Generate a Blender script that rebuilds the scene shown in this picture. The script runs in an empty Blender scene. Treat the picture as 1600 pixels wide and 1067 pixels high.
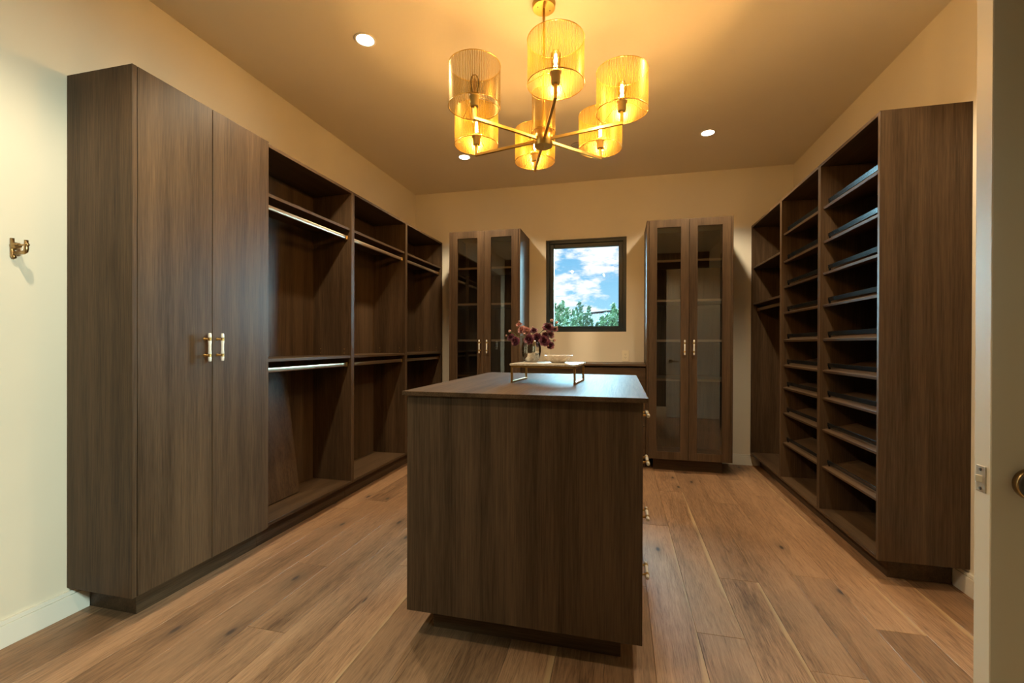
import bpy, bmesh, math, random
from mathutils import Vector, Matrix

random.seed(7)
sc = bpy.context.scene
col = sc.collection
PI = math.pi

# ------------------------------------------------------------------ camera
CAM_H = 1.2
yaw, pitch, roll = .237464, -.002838, .003117
FPX = 696.216
def axes():
    F = Vector((-math.sin(yaw)*math.cos(pitch), math.cos(yaw)*math.cos(pitch), math.sin(pitch)))
    R = Vector((math.cos(yaw), math.sin(yaw), 0)); U = R.cross(F)
    c, s = math.cos(roll), math.sin(roll)
    return R*c + U*s, U*c - R*s, F
AR, AU, AF = axes()
cd = bpy.data.cameras.new('camera'); cam = bpy.data.objects.new('camera', cd); col.objects.link(cam)
cd.sensor_width = 36; cd.lens = FPX*36/1600; cd.shift_y = 5.76/1600; cd.clip_start = .02; cd.clip_end = 300
cam.matrix_world = Matrix(((AR.x, AU.x, -AF.x, 0), (AR.y, AU.y, -AF.y, 0), (AR.z, AU.z, -AF.z, CAM_H), (0, 0, 0, 1)))
sc.camera = cam

# ------------------------------------------------------------------ exposure, sky, sun
sc.view_settings.view_transform = 'Standard'; sc.view_settings.look = 'None'
sc.view_settings.exposure = 0.15; sc.view_settings.gamma = 1; sc.view_settings.use_curve_mapping = False
sc.cycles.max_bounces = 10; sc.cycles.transparent_max_bounces = 24; sc.cycles.sample_clamp_indirect = 4.0
sc.cycles.caustics_reflective = False; sc.cycles.caustics_refractive = False

SKY = 1.12
SKY_BOOST = 150.0        # added lamp on the window side, far brighter than the drawn sky
SUN = 2.2
RECESSED = 80.0
RECESSED_COL = (1.0, .82, .55)
BULB = 31.0
HALL_DAY = 185.0       # daylight coming along the hall and in through the open doorway
BULB_COL = (1.0, .56, .19)

w = bpy.data.worlds.new('sky'); sc.world = w; w.use_nodes = True
N, L = w.node_tree.nodes, w.node_tree.links
N.clear()
wo = N.new('ShaderNodeOutputWorld'); bg = N.new('ShaderNodeBackground'); L.new(bg.outputs[0], wo.inputs[0])
tc = N.new('ShaderNodeTexCoord'); mp = N.new('ShaderNodeMapping'); mp.inputs['Scale'].default_value = (7, 7, 20)
mp.inputs['Location'].default_value = (1.3, .4, 2.1)
L.new(tc.outputs['Generated'], mp.inputs[0])
n1 = N.new('ShaderNodeTexNoise'); n1.inputs['Scale'].default_value = 1.25; n1.inputs['Detail'].default_value = 9; n1.inputs['Roughness'].default_value = .62
L.new(mp.outputs[0], n1.inputs[0])
cr = N.new('ShaderNodeValToRGB'); cr.color_ramp.elements[0].position = .45; cr.color_ramp.elements[1].position = .54
L.new(n1.outputs['Fac'], cr.inputs[0])
sx = N.new('ShaderNodeSeparateXYZ'); L.new(tc.outputs['Generated'], sx.inputs[0])
gr = N.new('ShaderNodeValToRGB'); L.new(sx.outputs['Z'], gr.inputs[0])
e = gr.color_ramp.elements; e[0].position = 0; e[0].color = (.42, .76, .92, 1); e[1].position = .30; e[1].color = (.06, .36, .74, 1)
mx = N.new('ShaderNodeMix'); mx.data_type = 'RGBA'
L.new(cr.outputs[0], mx.inputs['Factor']); L.new(gr.outputs[0], mx.inputs['A']); mx.inputs['B'].default_value = (.95, .97, 1, 1)
L.new(mx.outputs['Result'], bg.inputs[0]); bg.inputs[1].default_value = SKY

def sunlamp(name, strength, color, angle, direction):
    d = bpy.data.lights.new(name, 'SUN'); d.energy = strength; d.color = color; d.angle = angle
    o = bpy.data.objects.new(name, d); col.objects.link(o)
    o.rotation_euler = Vector(direction).to_track_quat('-Z', 'Y').to_euler()
    return o
sunlamp('sun', SUN, (1, .95, .85), .01, (.25, .75, -.9))                     # from behind the house onto the garden
sunlamp('sky_boost', SKY_BOOST, (.42, .82, 1.0), 2.2, (0, -1, -.12))           # unseen wide lamp adding to the daylight through the window

d = bpy.data.lights.new('hall_daylight', 'AREA'); d.shape = 'RECTANGLE'; d.size = .28; d.size_y = .40; d.energy = HALL_DAY; d.color = (.76, 1.0, .90)
o = bpy.data.objects.new('hall_daylight', d); col.objects.link(o); o.location = (3.1, .02, 1.86)
o.rotation_euler = Vector((-1, .28, -.1)).to_track_quat('-Z', 'Z').to_euler()

# ------------------------------------------------------------------ materials
def newmat(name):
    m = bpy.data.materials.new(name); m.use_nodes = True
    nt = m.node_tree; nt.nodes.clear()
    out = nt.nodes.new('ShaderNodeOutputMaterial')
    return m, nt.nodes, nt.links, out
def principled(n, l, out, color=(.5, .5, .5), rough=.5, metal=0, spec=.5):
    b = n.new('ShaderNodeBsdfPrincipled'); b.inputs['Base Color'].default_value = (*color, 1)
    b.inputs['Roughness'].default_value = rough; b.inputs['Metallic'].default_value = metal
    b.inputs['Specular IOR Level'].default_value = spec
    l.new(b.outputs[0], out.inputs[0]); return b
def simple(name, color, rough=.5, metal=0, spec=.5, noise=0, scale=40, bump=0):
    m, n, l, out = newmat(name); b = principled(n, l, out, color, rough, metal, spec)
    if noise or bump:
        t = n.new('ShaderNodeTexCoord'); x = n.new('ShaderNodeTexNoise'); x.inputs['Scale'].default_value = scale; x.inputs['Detail'].default_value = 4
        l.new(t.outputs['Object'], x.inputs[0])
        if noise:
            r = n.new('ShaderNodeValToRGB'); l.new(x.outputs[0], r.inputs[0])
            r.color_ramp.elements[0].position = .3; r.color_ramp.elements[1].position = .7
            r.color_ramp.elements[0].color = (*[c*(1-noise) for c in color], 1); r.color_ramp.elements[1].color = (*[min(1, c*(1+noise)) for c in color], 1)
            l.new(r.outputs[0], b.inputs['Base Color'])
        if bump:
            bp = n.new('ShaderNodeBump'); bp.inputs['Strength'].default_value = bump; bp.inputs['Distance'].default_value = .002
            l.new(x.outputs[0], bp.inputs['Height']); l.new(bp.outputs[0], b.inputs['Normal'])
    return m
def emit(name, color, strength):
    m, n, l, out = newmat(name); e = n.new('ShaderNodeEmission'); e.inputs[0].default_value = (*color, 1); e.inputs[1].default_value = strength
    l.new(e.outputs[0], out.inputs[0]); return m

WOOD_D, WOOD_L = (.026, .0150, .0078), (.114, .070, .0385)
def wood(name, axis, rough=.44, spec=.18):
    """taupe brown textured laminate, grain along one axis"""
    m, n, l, out = newmat(name); b = principled(n, l, out, rough=rough, spec=spec)
    t = n.new('ShaderNodeTexCoord'); oi = n.new('ShaderNodeObjectInfo')
    ad = n.new('ShaderNodeVectorMath'); ad.operation = 'ADD'
    cm = n.new('ShaderNodeMath'); cm.operation = 'MULTIPLY'; cm.inputs[1].default_value = 31
    l.new(oi.outputs['Random'], cm.inputs[0]); l.new(t.outputs['Object'], ad.inputs[0]); l.new(cm.outputs[0], ad.inputs[1])
    def grain(across, along, detail, rough):
        mp = n.new('ShaderNodeMapping'); s = [across]*3; s['XYZ'.index(axis)] = along
        mp.inputs['Scale'].default_value = s; l.new(ad.outputs[0], mp.inputs[0])
        x = n.new('ShaderNodeTexNoise'); x.inputs['Scale'].default_value = 1; x.inputs['Detail'].default_value = detail; x.inputs['Roughness'].default_value = rough
        l.new(mp.outputs[0], x.inputs[0]); return x.outputs[0]
    a, f = grain(11, .45, 5, .65), grain(210, 5, 3, .7)
    mixn = n.new('ShaderNodeMix'); mixn.inputs['Factor'].default_value = .45; l.new(a, mixn.inputs['A']); l.new(f, mixn.inputs['B'])
    r = n.new('ShaderNodeValToRGB'); l.new(mixn.outputs[0], r.inputs[0])
    r.color_ramp.elements[0].position = .33; r.color_ramp.elements[0].color = (*WOOD_D, 1)
    r.color_ramp.elements[1].position = .68; r.color_ramp.elements[1].color = (*WOOD_L, 1)
    l.new(r.outputs[0], b.inputs['Base Color'])
    bp = n.new('ShaderNodeBump'); bp.inputs['Strength'].default_value = .12; bp.inputs['Distance'].default_value = .001
    l.new(f, bp.inputs['Height']); l.new(bp.outputs[0], b.inputs['Normal'])
    return m
TOPW = wood('worktop_grain', 'Y', .56, .04)
WZ, WY, WX = wood('wood_upright_grain', 'Z'), wood('wood_lengthwise_grain', 'Y'), wood('wood_cross_grain', 'X')

def plank_mat():
    m, n, l, out = newmat('floor_plank'); b = principled(n, l, out, rough=.42, spec=.3)
    t = n.new('ShaderNodeTexCoord'); oi = n.new('ShaderNodeObjectInfo')
    cm = n.new('ShaderNodeMath'); cm.operation = 'MULTIPLY'; cm.inputs[1].default_value = 47; l.new(oi.outputs['Random'], cm.inputs[0])
    ad = n.new('ShaderNodeVectorMath'); ad.operation = 'ADD'; l.new(t.outputs['Object'], ad.inputs[0]); l.new(cm.outputs[0], ad.inputs[1])
    def noise(scale, detail, rough, dist=0):
        mp = n.new('ShaderNodeMapping'); mp.inputs['Scale'].default_value = scale; l.new(ad.outputs[0], mp.inputs[0])
        x = n.new('ShaderNodeTexNoise'); x.inputs['Scale'].default_value = 1; x.inputs['Detail'].default_value = detail
        x.inputs['Roughness'].default_value = rough; x.inputs['Distortion'].default_value = dist
        l.new(mp.outputs[0], x.inputs[0]); return x.outputs[0]
    big, cath, fine = noise((7, .8, 7), 3, .5, .4), noise((34, 2.6, 34), 6, .66, 2.2), noise((330, 14, 330), 3, .65)
    m1 = n.new('ShaderNodeMix'); m1.inputs['Factor'].default_value = .55; l.new(big, m1.inputs['A']); l.new(cath, m1.inputs['B'])
    m2 = n.new('ShaderNodeMix'); m2.inputs['Factor'].default_value = .34; l.new(m1.outputs[0], m2.inputs['A']); l.new(fine, m2.inputs['B'])
    r = n.new('ShaderNodeValToRGB'); l.new(m2.outputs[0], r.inputs[0])
    e = r.color_ramp.elements; e[0].position = .36; e[0].color = (.085, .045, .023, 1); e[1].position = .64; e[1].color = (.36, .215, .120, 1)
    q = e.new(.5); q.color = (.25, .145, .080, 1)
    # board to board tone
    hs = n.new('ShaderNodeHueSaturation'); mr = n.new('ShaderNodeMapRange'); mr.inputs['To Min'].default_value = .86; mr.inputs['To Max'].default_value = 1.32
    l.new(oi.outputs['Random'], mr.inputs[0]); l.new(mr.outputs[0], hs.inputs['Value']); l.new(r.outputs[0], hs.inputs['Color'])
    # pale sapwood along one long edge of some boards
    sp = n.new('ShaderNodeSeparateXYZ'); l.new(t.outputs['Object'], sp.inputs[0])
    wob = noise((2, 1.3, 2), 2, .5)
    ma = n.new('ShaderNodeMath'); ma.operation = 'MULTIPLY_ADD'; l.new(wob, ma.inputs[0]); ma.inputs[1].default_value = .07; l.new(sp.outputs['X'], ma.inputs[2])
    sw = n.new('ShaderNodeMapRange'); sw.inputs['From Min'].default_value = .112; sw.inputs['From Max'].default_value = .124; l.new(ma.outputs[0], sw.inputs[0])
    ms = n.new('ShaderNodeMath'); ms.operation = 'MULTIPLY'; ms.inputs[1].default_value = .75; l.new(sw.outputs[0], ms.inputs[0])
    gt = n.new('ShaderNodeMath'); gt.operation = 'GREATER_THAN'; gt.inputs[1].default_value = .62; l.new(oi.outputs['Random'], gt.inputs[0])
    mg = n.new('ShaderNodeMath'); mg.operation = 'MULTIPLY'; l.new(ms.outputs[0], mg.inputs[0]); l.new(gt.outputs[0], mg.inputs[1])
    mxs = n.new('ShaderNodeMix'); mxs.data_type = 'RGBA'; l.new(mg.outputs[0], mxs.inputs['Factor']); l.new(hs.outputs[0], mxs.inputs['A']); mxs.inputs['B'].default_value = (.47, .32, .17, 1)
    # knots, with a faint darker halo
    mph = n.new('ShaderNodeMapRange')
    mpk = n.new('ShaderNodeMapping'); mpk.inputs['Scale'].default_value = (5.2, 2.1, 0); l.new(ad.outputs[0], mpk.inputs[0])
    vo = n.new('ShaderNodeTexVoronoi'); vo.inputs['Scale'].default_value = 1; vo.voronoi_dimensions = '2D'; l.new(mpk.outputs[0], vo.inputs[0])
    kn = n.new('ShaderNodeMapRange'); kn.inputs['From Min'].default_value = .10; kn.inputs['From Max'].default_value = .03; l.new(vo.outputs['Distance'], kn.inputs[0])
    kc = n.new('ShaderNodeSeparateColor'); l.new(vo.outputs['Color'], kc.inputs[0])
    kg = n.new('ShaderNodeMath'); kg.operation = 'GREATER_THAN'; kg.inputs[1].default_value = .74; l.new(kc.outputs[0], kg.inputs[0])
    mph.inputs['From Min'].default_value = .34; mph.inputs['From Max'].default_value = .05; mph.inputs['To Max'].default_value = .38; l.new(vo.outputs['Distance'], mph.inputs[0])
    kx = n.new('ShaderNodeMath'); kx.operation = 'MAXIMUM'; l.new(kn.outputs[0], kx.inputs[0]); l.new(mph.outputs[0], kx.inputs[1])
    km = n.new('ShaderNodeMath'); km.operation = 'MULTIPLY'; l.new(kx.outputs[0], km.inputs[0]); l.new(kg.outputs[0], km.inputs[1])
    mk = n.new('ShaderNodeMix'); mk.data_type = 'RGBA'; l.new(km.outputs[0], mk.inputs['Factor']); l.new(mxs.outputs['Result'], mk.inputs['A']); mk.inputs['B'].default_value = (.045, .032, .025, 1)
    l.new(mk.outputs['Result'], b.inputs['Base Color'])
    bp = n.new('ShaderNodeBump'); bp.inputs['Strength'].default_value = .1; bp.inputs['Distance'].default_value = .001
    l.new(fine, bp.inputs['Height']); l.new(bp.outputs[0], b.inputs['Normal'])
    return m
PLANK = plank_mat()
LITEDGE = simple('lit_shelf_edge', (.20, .135, .075), .45)  # wood colour lightened to paint in the light caught by the shelf fronts
PAINT = simple('cream_wall_paint', (.76, .69, .56), .7, noise=.015, scale=3, bump=.05)
CEIL = simple('ceiling_paint', (.80, .72, .59), .8, noise=.01, scale=3)
TRIM = simple('white_trim_paint', (.80, .77, .69), .4)
DOORP = simple('painted_door', (.52, .46, .35), .45)
DARKW = simple('dark_floor_gap', (.06, .04, .025), .8)
BRASS = simple('brushed_brass', (.62, .40, .13), .28, 1, noise=.05, scale=80)
GOLD = simple('satin_gold', (.78, .52, .15), .3, 1)
BRONZE = simple('bronze_rod', (.50, .37, .25), .32, .9)
SOCK = simple('gold_painted_socket', (.80, .55, .16), .45, 0)
ANTQ = simple('antique_brass', (.42, .28, .13), .32, 1)
BLACKM = simple('black_gloss_metal', (.005, .008, .010), .22, 0, .3)
NICKEL = simple('satin_nickel', (.46, .41, .32), .4, .55)
IVORY = simple('pearl_ivory', (.84, .80, .72), .22, 0, .6, noise=.06, scale=120)
WINF = simple('black_window_frame', (.012, .024, .032), .4, 0, .4)
PLATE = simple('almond_outlet_plate', (.86, .78, .60), .4)
SLOT = simple('dark_slots', (.05, .04, .03), .6)
CHALK = simple('grey_disc', (.45, .43, .40), .6)

def marble(name, a, b_, vein):
    m, n, l, out = newmat(name); b = principled(n, l, out, rough=.25)
    t = n.new('ShaderNodeTexCoord'); x = n.new('ShaderNodeTexNoise'); x.inputs['Scale'].default_value = 14; x.inputs['Detail'].default_value = 6; x.inputs['Distortion'].default_value = 2.2
    l.new(t.outputs['Object'], x.inputs[0]); r = n.new('ShaderNodeValToRGB'); l.new(x.outputs[0], r.inputs[0]); e = r.color_ramp.elements
    e[0].position = .3; e[0].color = (*a, 1); e[1].position = .72; e[1].color = (*b_, 1); q = e.new(.49); q.color = (*vein, 1); q = e.new(.54); q.color = (*a, 1)
    l.new(r.outputs[0], b.inputs['Base Color']); return m
MARBLE = marble('cream_marble', (.78, .72, .62), (.66, .58, .46), (.58, .50, .40))

def glassmix(name, tint, ior=1.5, rough=0.0, extra=0.0):
    m, n, l, out = newmat(name)
    tr = n.new('ShaderNodeBsdfTransparent'); tr.inputs[0].default_value = (*tint, 1)
    gl = n.new('ShaderNodeBsdfGlossy'); gl.inputs['Roughness'].default_value = rough; gl.inputs[0].default_value = (1, 1, 1, 1)
    fr = n.new('ShaderNodeFresnel'); fr.inputs[0].default_value = ior
    ad = n.new('ShaderNodeMath'); ad.operation = 'ADD'; ad.inputs[1].default_value = extra; ad.use_clamp = True; l.new(fr.outputs[0], ad.inputs[0])
    mi = n.new('ShaderNodeMixShader'); l.new(ad.outputs[0], mi.inputs[0]); l.new(tr.outputs[0], mi.inputs[1]); l.new(gl.outputs[0], mi.inputs[2])
    l.new(mi.outputs[0], out.inputs[0]); return m
SMOKE = glassmix('smoked_glass', (.955, .96, .96), 1.5, 0, .03)
CLEAR = glassmix('clear_glass', (.98, .99, .99), 1.45)
BULBG = glassmix('bulb_glass', (.98, .92, .80), 1.4)

def shade_mat(name):
    """gold wire mesh: fine vertical wires with open gaps"""
    m, n, l, out = newmat(name)
    tr = n.new('ShaderNodeBsdfTransparent')
    b = n.new('ShaderNodeBsdfPrincipled'); b.inputs['Base Color'].default_value = (.66, .43, .08, 1); b.inputs['Metallic'].default_value = .85; b.inputs['Roughness'].default_value = .3
    tl = n.new('ShaderNodeBsdfTranslucent'); tl.inputs[0].default_value = (.15, .095, .007, 1)
    ms = n.new('ShaderNodeMixShader'); ms.inputs[0].default_value = .42; l.new(b.outputs[0], ms.inputs[1]); l.new(tl.outputs[0], ms.inputs[2])
    t = n.new('ShaderNodeTexCoord'); sp = n.new('ShaderNodeSeparateXYZ'); l.new(t.outputs['Object'], sp.inputs[0])
    at = n.new('ShaderNodeMath'); at.operation = 'ARCTAN2'; l.new(sp.outputs['Y'], at.inputs[0]); l.new(sp.outputs['X'], at.inputs[1])
    mu = n.new('ShaderNodeMath'); mu.operation = 'MULTIPLY'; mu.inputs[1].default_value = 96; l.new(at.outputs[0], mu.inputs[0])
    si = n.new('ShaderNodeMath'); si.operation = 'SINE'; l.new(mu.outputs[0], si.inputs[0])
    mr = n.new('ShaderNodeMapRange'); mr.inputs['From Min'].default_value = -1; mr.inputs['From Max'].default_value = 1; mr.inputs['To Min'].default_value = .30; mr.inputs['To Max'].default_value = .66
    l.new(si.outputs[0], mr.inputs[0])
    mi = n.new('ShaderNodeMixShader'); l.new(mr.outputs[0], mi.inputs[0]); l.new(tr.outputs[0], mi.inputs[1]); l.new(ms.outputs[0], mi.inputs[2])
    l.new(mi.outputs[0], out.inputs[0]); return m
MESHM = shade_mat('gold_wire_mesh')
FILA = emit('lit_filament', (1, .80, .42), 60)
FILOFF = simple('dull_filament', (.5, .3, .1), .4)
LENS = emit('led_lens', (1, .90, .72), 30)

# ------------------------------------------------------------------ mesh helpers
class M:
    def __init__(s): s.v = []; s.f = []; s.mi = []; s.sm = []
    def add(s, vs, fs, mi=0, sm=False):
        o = len(s.v); s.v += [tuple(p) for p in vs]
        for q in fs: s.f.append(tuple(o+i for i in q)); s.mi.append(mi); s.sm.append(sm)
        return s
    def box(s, x0, x1, y0, y1, z0, z1, mi=0, T=None):
        vs = [Vector((x, y, z)) for z in (z0, z1) for y in (y0, y1) for x in (x0, x1)]
        if T: vs = [T @ p for p in vs]
        return s.add(vs, [(0, 2, 3, 1), (4, 5, 7, 6), (0, 1, 5, 4), (2, 6, 7, 3), (0, 4, 6, 2), (1, 3, 7, 5)], mi)
    def lathe(s, prof, n=24, mi=0, T=None, caps=True, sm=True):
        """prof: (r, z) from bottom to top about Z"""
        vs = []; fs = []
        for r, z in prof:
            for k in range(n):
                a = 2*PI*k/n; vs.append(Vector((r*math.cos(a), r*math.sin(a), z)))
        if T: vs = [T @ p for p in vs]
        for i in range(len(prof)-1):
            for k in range(n):
                a, b = i*n+k, i*n+(k+1) % n; fs.append((a, b, b+n, a+n))
        s.add(vs, fs, mi, sm)
        if caps:
            o = len(s.v)-len(vs)
            s.f.append(tuple(o+k for k in reversed(range(n)))); s.mi.append(mi); s.sm.append(False)
            o += (len(prof)-1)*n
            s.f.append(tuple(o+k for k in range(n))); s.mi.append(mi); s.sm.append(False)
        return s
    def tube(s, pts, r, n=8, mi=0, closed=False):
        pts = [Vector(p) for p in pts]; rs = r if isinstance(r, (list, tuple)) else [r]*len(pts); vs = []; fs = []; m = len(pts); ref = None
        for i, p in enumerate(pts):
            a = pts[(i-1) % m] if (closed or i) else p; b = pts[(i+1) % m] if (closed or i < m-1) else p
            d = (b-a).normalized()
            if ref is None: ref = d.orthogonal().normalized()
            u = (ref - d*ref.dot(d)).normalized(); ref = u; v = d.cross(u)
            for k in range(n):
                t = 2*PI*k/n; vs.append(p+(u*math.cos(t)+v*math.sin(t))*rs[i])
        for i in range(m if closed else m-1):
            for k in range(n):
                a, b = i*n+k, i*n+(k+1) % n; c, d2 = ((i+1) % m)*n+(k+1) % n, ((i+1) % m)*n+k; fs.append((a, b, c, d2))
        s.add(vs, fs, mi, True)
        if not closed:
            o = len(s.v)-len(vs); s.f.append(tuple(o+k for k in reversed(range(n)))); s.mi.append(mi); s.sm.append(True)
            o += (m-1)*n; s.f.append(tuple(o+k for k in range(n))); s.mi.append(mi); s.sm.append(True)
        return s
    def ring(s, c, R, r, n=40, k=6, mi=0):
        return s.tube([(c[0]+R*math.cos(2*PI*i/n), c[1]+R*math.sin(2*PI*i/n), c[2]) for i in range(n)], r, k, mi, True)
    def mesh(s, name, mats, bevel=0.0, seg=1):
        me = bpy.data.meshes.new(name); me.from_pydata(s.v, [], s.f)
        for m in (mats if isinstance(mats, (list, tuple)) else [mats]): me.materials.append(m)
        me.polygons.foreach_set('material_index', s.mi); me.polygons.foreach_set('use_smooth', s.sm)
        if bevel:
            bm = bmesh.new(); bm.from_mesh(me)
            es = [e for e in bm.edges if len(e.link_faces) == 2 and e.calc_face_angle(0) > .6]
            bmesh.ops.bevel(bm, geom=es, offset=bevel, segments=seg, affect='EDGES', clamp_overlap=True)
            bm.to_mesh(me); bm.free()
        me.update(); return me

def put(name, me, parent=None, loc=(0, 0, 0), rot=(0, 0, 0), label=None):
    o = bpy.data.objects.new(name, me); col.objects.link(o); o.location = loc; o.rotation_euler = rot
    if parent: o.parent = parent
    if label: o['label'] = label
    return o
def part(name, m, mats, parent, bevel=0.0, loc=(0, 0, 0), rot=(0, 0, 0), label=None, seg=1):
    return put(name, m.mesh(name, mats, bevel, seg), parent, loc, rot, label)
def boxpart(name, d, mat, parent, bevel=.0012, label=None):
    return part(name, M().box(*d), mat, parent, bevel, label=label)
def thing(name, label, cat, loc=(0, 0, 0), group=None, rotz=0):
    o = bpy.data.objects.new(name, None); col.objects.link(o); o.location = loc; o.rotation_euler = (0, 0, rotz); o.empty_display_size = .1
    o['label'] = label; o['category'] = cat
    if group: o['group'] = group
    return o
def struct(name, m, mats, parent=None, bevel=0):
    o = part(name, m, mats, parent, bevel)
    if not parent: o['kind'] = 'structure'
    return o
def sroot(name):
    o = bpy.data.objects.new(name, None); col.objects.link(o); o['kind'] = 'structure'; return o

# ------------------------------------------------------------------ room shell
XL, XR, YB, YN, H = -2.36, 1.64, 4.87, -.25, 2.96
DY0, DY1, DH = -.15, .62, 2.03             # doorway in the right wall, beside the camera
HX = 3.2                                   # far side of the hall beyond it
floor = struct('floor', M().box(XL-.1, HX, YN-.1, YB+.1, -.10, -.0125), DARKW)
struct('ceiling', M().box(XL-.1, HX+.1, YN-.1, YB+.15, H, H+.12), CEIL)
struct('wall_left', M().box(XL-.1, XL, YN-.1, YB+.15, -.1, H), PAINT)
struct('wall_near', M().box(XL, HX, YN-.1, YN, -.1, H), WZ)          # dark wood panelling behind the camera, seen only mirrored in the cabinet glass
struct('wall_right', M().box(XR, XR+.12, YN, DY0, -.0125, H).box(XR, XR+.12, DY1, YB, -.0125, H).box(XR, XR+.12, DY0, DY1, DH, H), PAINT)
struct('wall_hall', M().box(HX, HX+.1, YN-.1, YB+.15, -.1, H).box(XR+.12, HX, 2.2, 2.3, -.0125, H), PAINT)
WX0, WX1, WZ0, WZ1 = -.797, .066, 1.334, 2.342
struct('wall_back', M().box(XL, WX0, YB, YB+.15, -.1, H).box(WX1, HX+.1, YB, YB+.15, -.1, H).box(WX0, WX1, YB, YB+.15, -.1, WZ0).box(WX0, WX1, YB, YB+.15, WZ1, H), PAINT)

# floorboards, running towards the window
PW = .1845; X0 = .132
fixed = {-1: [2.3, 4.2], 0: [1.2, 3.1], 1: [1.985, 3.84], 2: [2.476, 4.40], 3: [1.85, 3.65], 4: [.8, 2.6, 4.3], 5: [2.19, 3.9],
         -10: [2.093, 3.9], -9: [1.57, 3.4], -8: [.6, 2.9], -7: [2.2, 4.0], -6: [.9, 3.3], -5: [.3, 2.7]}
k = math.floor((XL-X0)/PW)
while X0+k*PW < HX:
    xa, xb = max(X0+k*PW, XL), min(X0+(k+1)*PW, HX)
    cuts = fixed.get(k) or [YN+.5+random.random()*1.3, YN+2.6+random.random()*1.4]
    ys = [YN]+cuts+[YB]
    for ya, yb in zip(ys, ys[1:]):
        hw, hl = (xb-xa)/2-.0005, (yb-ya)/2-.0005
        part('plank', M().box(-hw, hw, -hl, hl, -.012, 0), PLANK, floor, .0009, ((xa+xb)/2, (ya+yb)/2, 0))
    k += 1

# baseboards: flat board with a stepped cap
def baseboard(name, segs):
    m = M()
    for x0, x1, y0, y1, nx, ny in segs:
        m.box(x0, x1, y0, y1, 0, .088)
        t = .004
        m.box(x0+(t if nx < 0 else 0), x1-(t if nx > 0 else 0), y0+(t if ny < 0 else 0), y1-(t if ny > 0 else 0), .0895, .106)
        m.box(x0+(t+.002 if nx < 0 else 0), x1-(t+.002 if nx > 0 else 0), y0+(t+.002 if ny < 0 else 0), y1-(t+.002 if ny > 0 else 0), .088, .0895)
    struct(name, m, TRIM, None, .001)
baseboard('baseboard_left', [(XL, XL+.015, YN, 1.52, 1, 0)])
baseboard('baseboard_right', [(XR-.015, XR, 1.17, 2.69, -1, 0)])
baseboard('baseboard_back', [(.92, XR-.29, YB-.015, YB, 0, -1), (XL+.30, -1.64, YB-.015, YB, 0, -1)])
baseboard('baseboard_near', [(XL+.015, .1, YN, YN+.015, 0, 1), (1.05, XR-.015, YN, YN+.015, 0, 1)])

# window
win = sroot('window_1')
fy = YB+.035
m = M()
fw = .036
for a in ((WX0, WX0+fw, WZ0, WZ1), (WX1-fw, WX1, WZ0, WZ1), (WX0+fw, WX1-fw, WZ0, WZ0+fw), (WX0+fw, WX1-fw, WZ1-fw, WZ1)):
    m.box(a[0], a[1], fy, fy+.07, a[2], a[3])
part('window_frame', m, WINF, win, .002)
m = M(); s0 = fw; s1 = fw+.046
for a in ((WX0+s0, WX0+s1, WZ0+s0, WZ1-s0), (WX1-s1, WX1-s0, WZ0+s0, WZ1-s0), (WX0+s1, WX1-s1, WZ0+s0, WZ0+s1-.02), (WX0+s1, WX1-s1, WZ1-s1, WZ1-s0)):
    m.box(a[0], a[1], fy+.018, fy+.06, a[2], a[3])
part('window_sash', m, WINF, win, .003)
boxpart('window_pane', (WX0+s1-.004, WX1-s1+.004, fy+.036, fy+.042, WZ0+s1-.024, WZ1-s1+.004), CLEAR, win, 0)

# door leaf standing open across the room, with casing round its doorway in the right wall
door = sroot('door_1')
DX, DYF, DYB = .739, 1.117, 1.161
part('door_leaf', M().box(DX, XR-.004, DYF, DYB, .012, 2.43), DOORP, door, .0015)
m = M()
for y0, y1, z0, z1 in ((DY0-.08, DY0, 0, DH+.08), (DY1, DY1+.08, 0, DH+.08), (DY0, DY1, DH, DH+.08)):
    m.box(XR-.014, XR, y0, y1, z0, z1)
struct('trim_1', m, TRIM, None, .002)
lp = part('latch_plate', M().box(DX-.0022, DX+.001, 1.1275, 1.1525, .893, .948), NICKEL, door, .0008, label='satin nickel latch plate on the door edge')
m = M()
for z in (.9005, .9405):
    m.lathe([(.0035, 0), (.0035, .0012), (.0015, .0016)], 12, 0, Matrix.Translation((DX-.0022, 1.14, z)) @ Matrix.Rotation(-PI/2, 4, 'Y'))
part('latch_screw', m, SLOT, lp)
m = M(); vs = [(DX-.001, 1.133, .9135), (DX-.001, 1.1475, .9135), (DX-.001, 1.1475, .9275), (DX-.001, 1.133, .9275), (DX-.0075, 1.1445, .9135), (DX-.0075, 1.1475, .9135), (DX-.0075, 1.1475, .9275), (DX-.0075, 1.1445, .9275)]
m.add(vs, [(0, 1, 2, 3), (0, 4, 5, 1), (3, 2, 6, 7), (4, 7, 6, 5), (0, 3, 7, 4), (1, 5, 6, 2)])
part('latch_bolt', m, NICKEL, lp, .0006)
for nm, yy, sg in (('lever_handle', DYF, -1), ('lever_handle', DYB, 1)):
    T = Matrix.Translation((.806, yy, .921)) @ Matrix.Rotation(sg*-PI/2, 4, 'X')
    m = M(); m.lathe([(.032, 0), (.032, .011), (.0305, .013)], 40, 0, T); m.lathe([(.0295, .0125), (.0295, .0135), (.026, .0145)], 40, 1, T); m.lathe([(.011, .011), (.010, .045)], 20, 1, T)
    y0 = yy+sg*.045
    m.tube([(.806, y0, .921), (.83, y0+sg*.004, .921), (.87, y0+sg*.004, .921), (.925, y0, .92)], [.011, .010, .009, .008], 12, 1)
    part(nm, m, [ANTQ, SLOT] if sg < 0 else [ANTQ, ANTQ], door, label='antique brass lever handle on a round rose')
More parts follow.
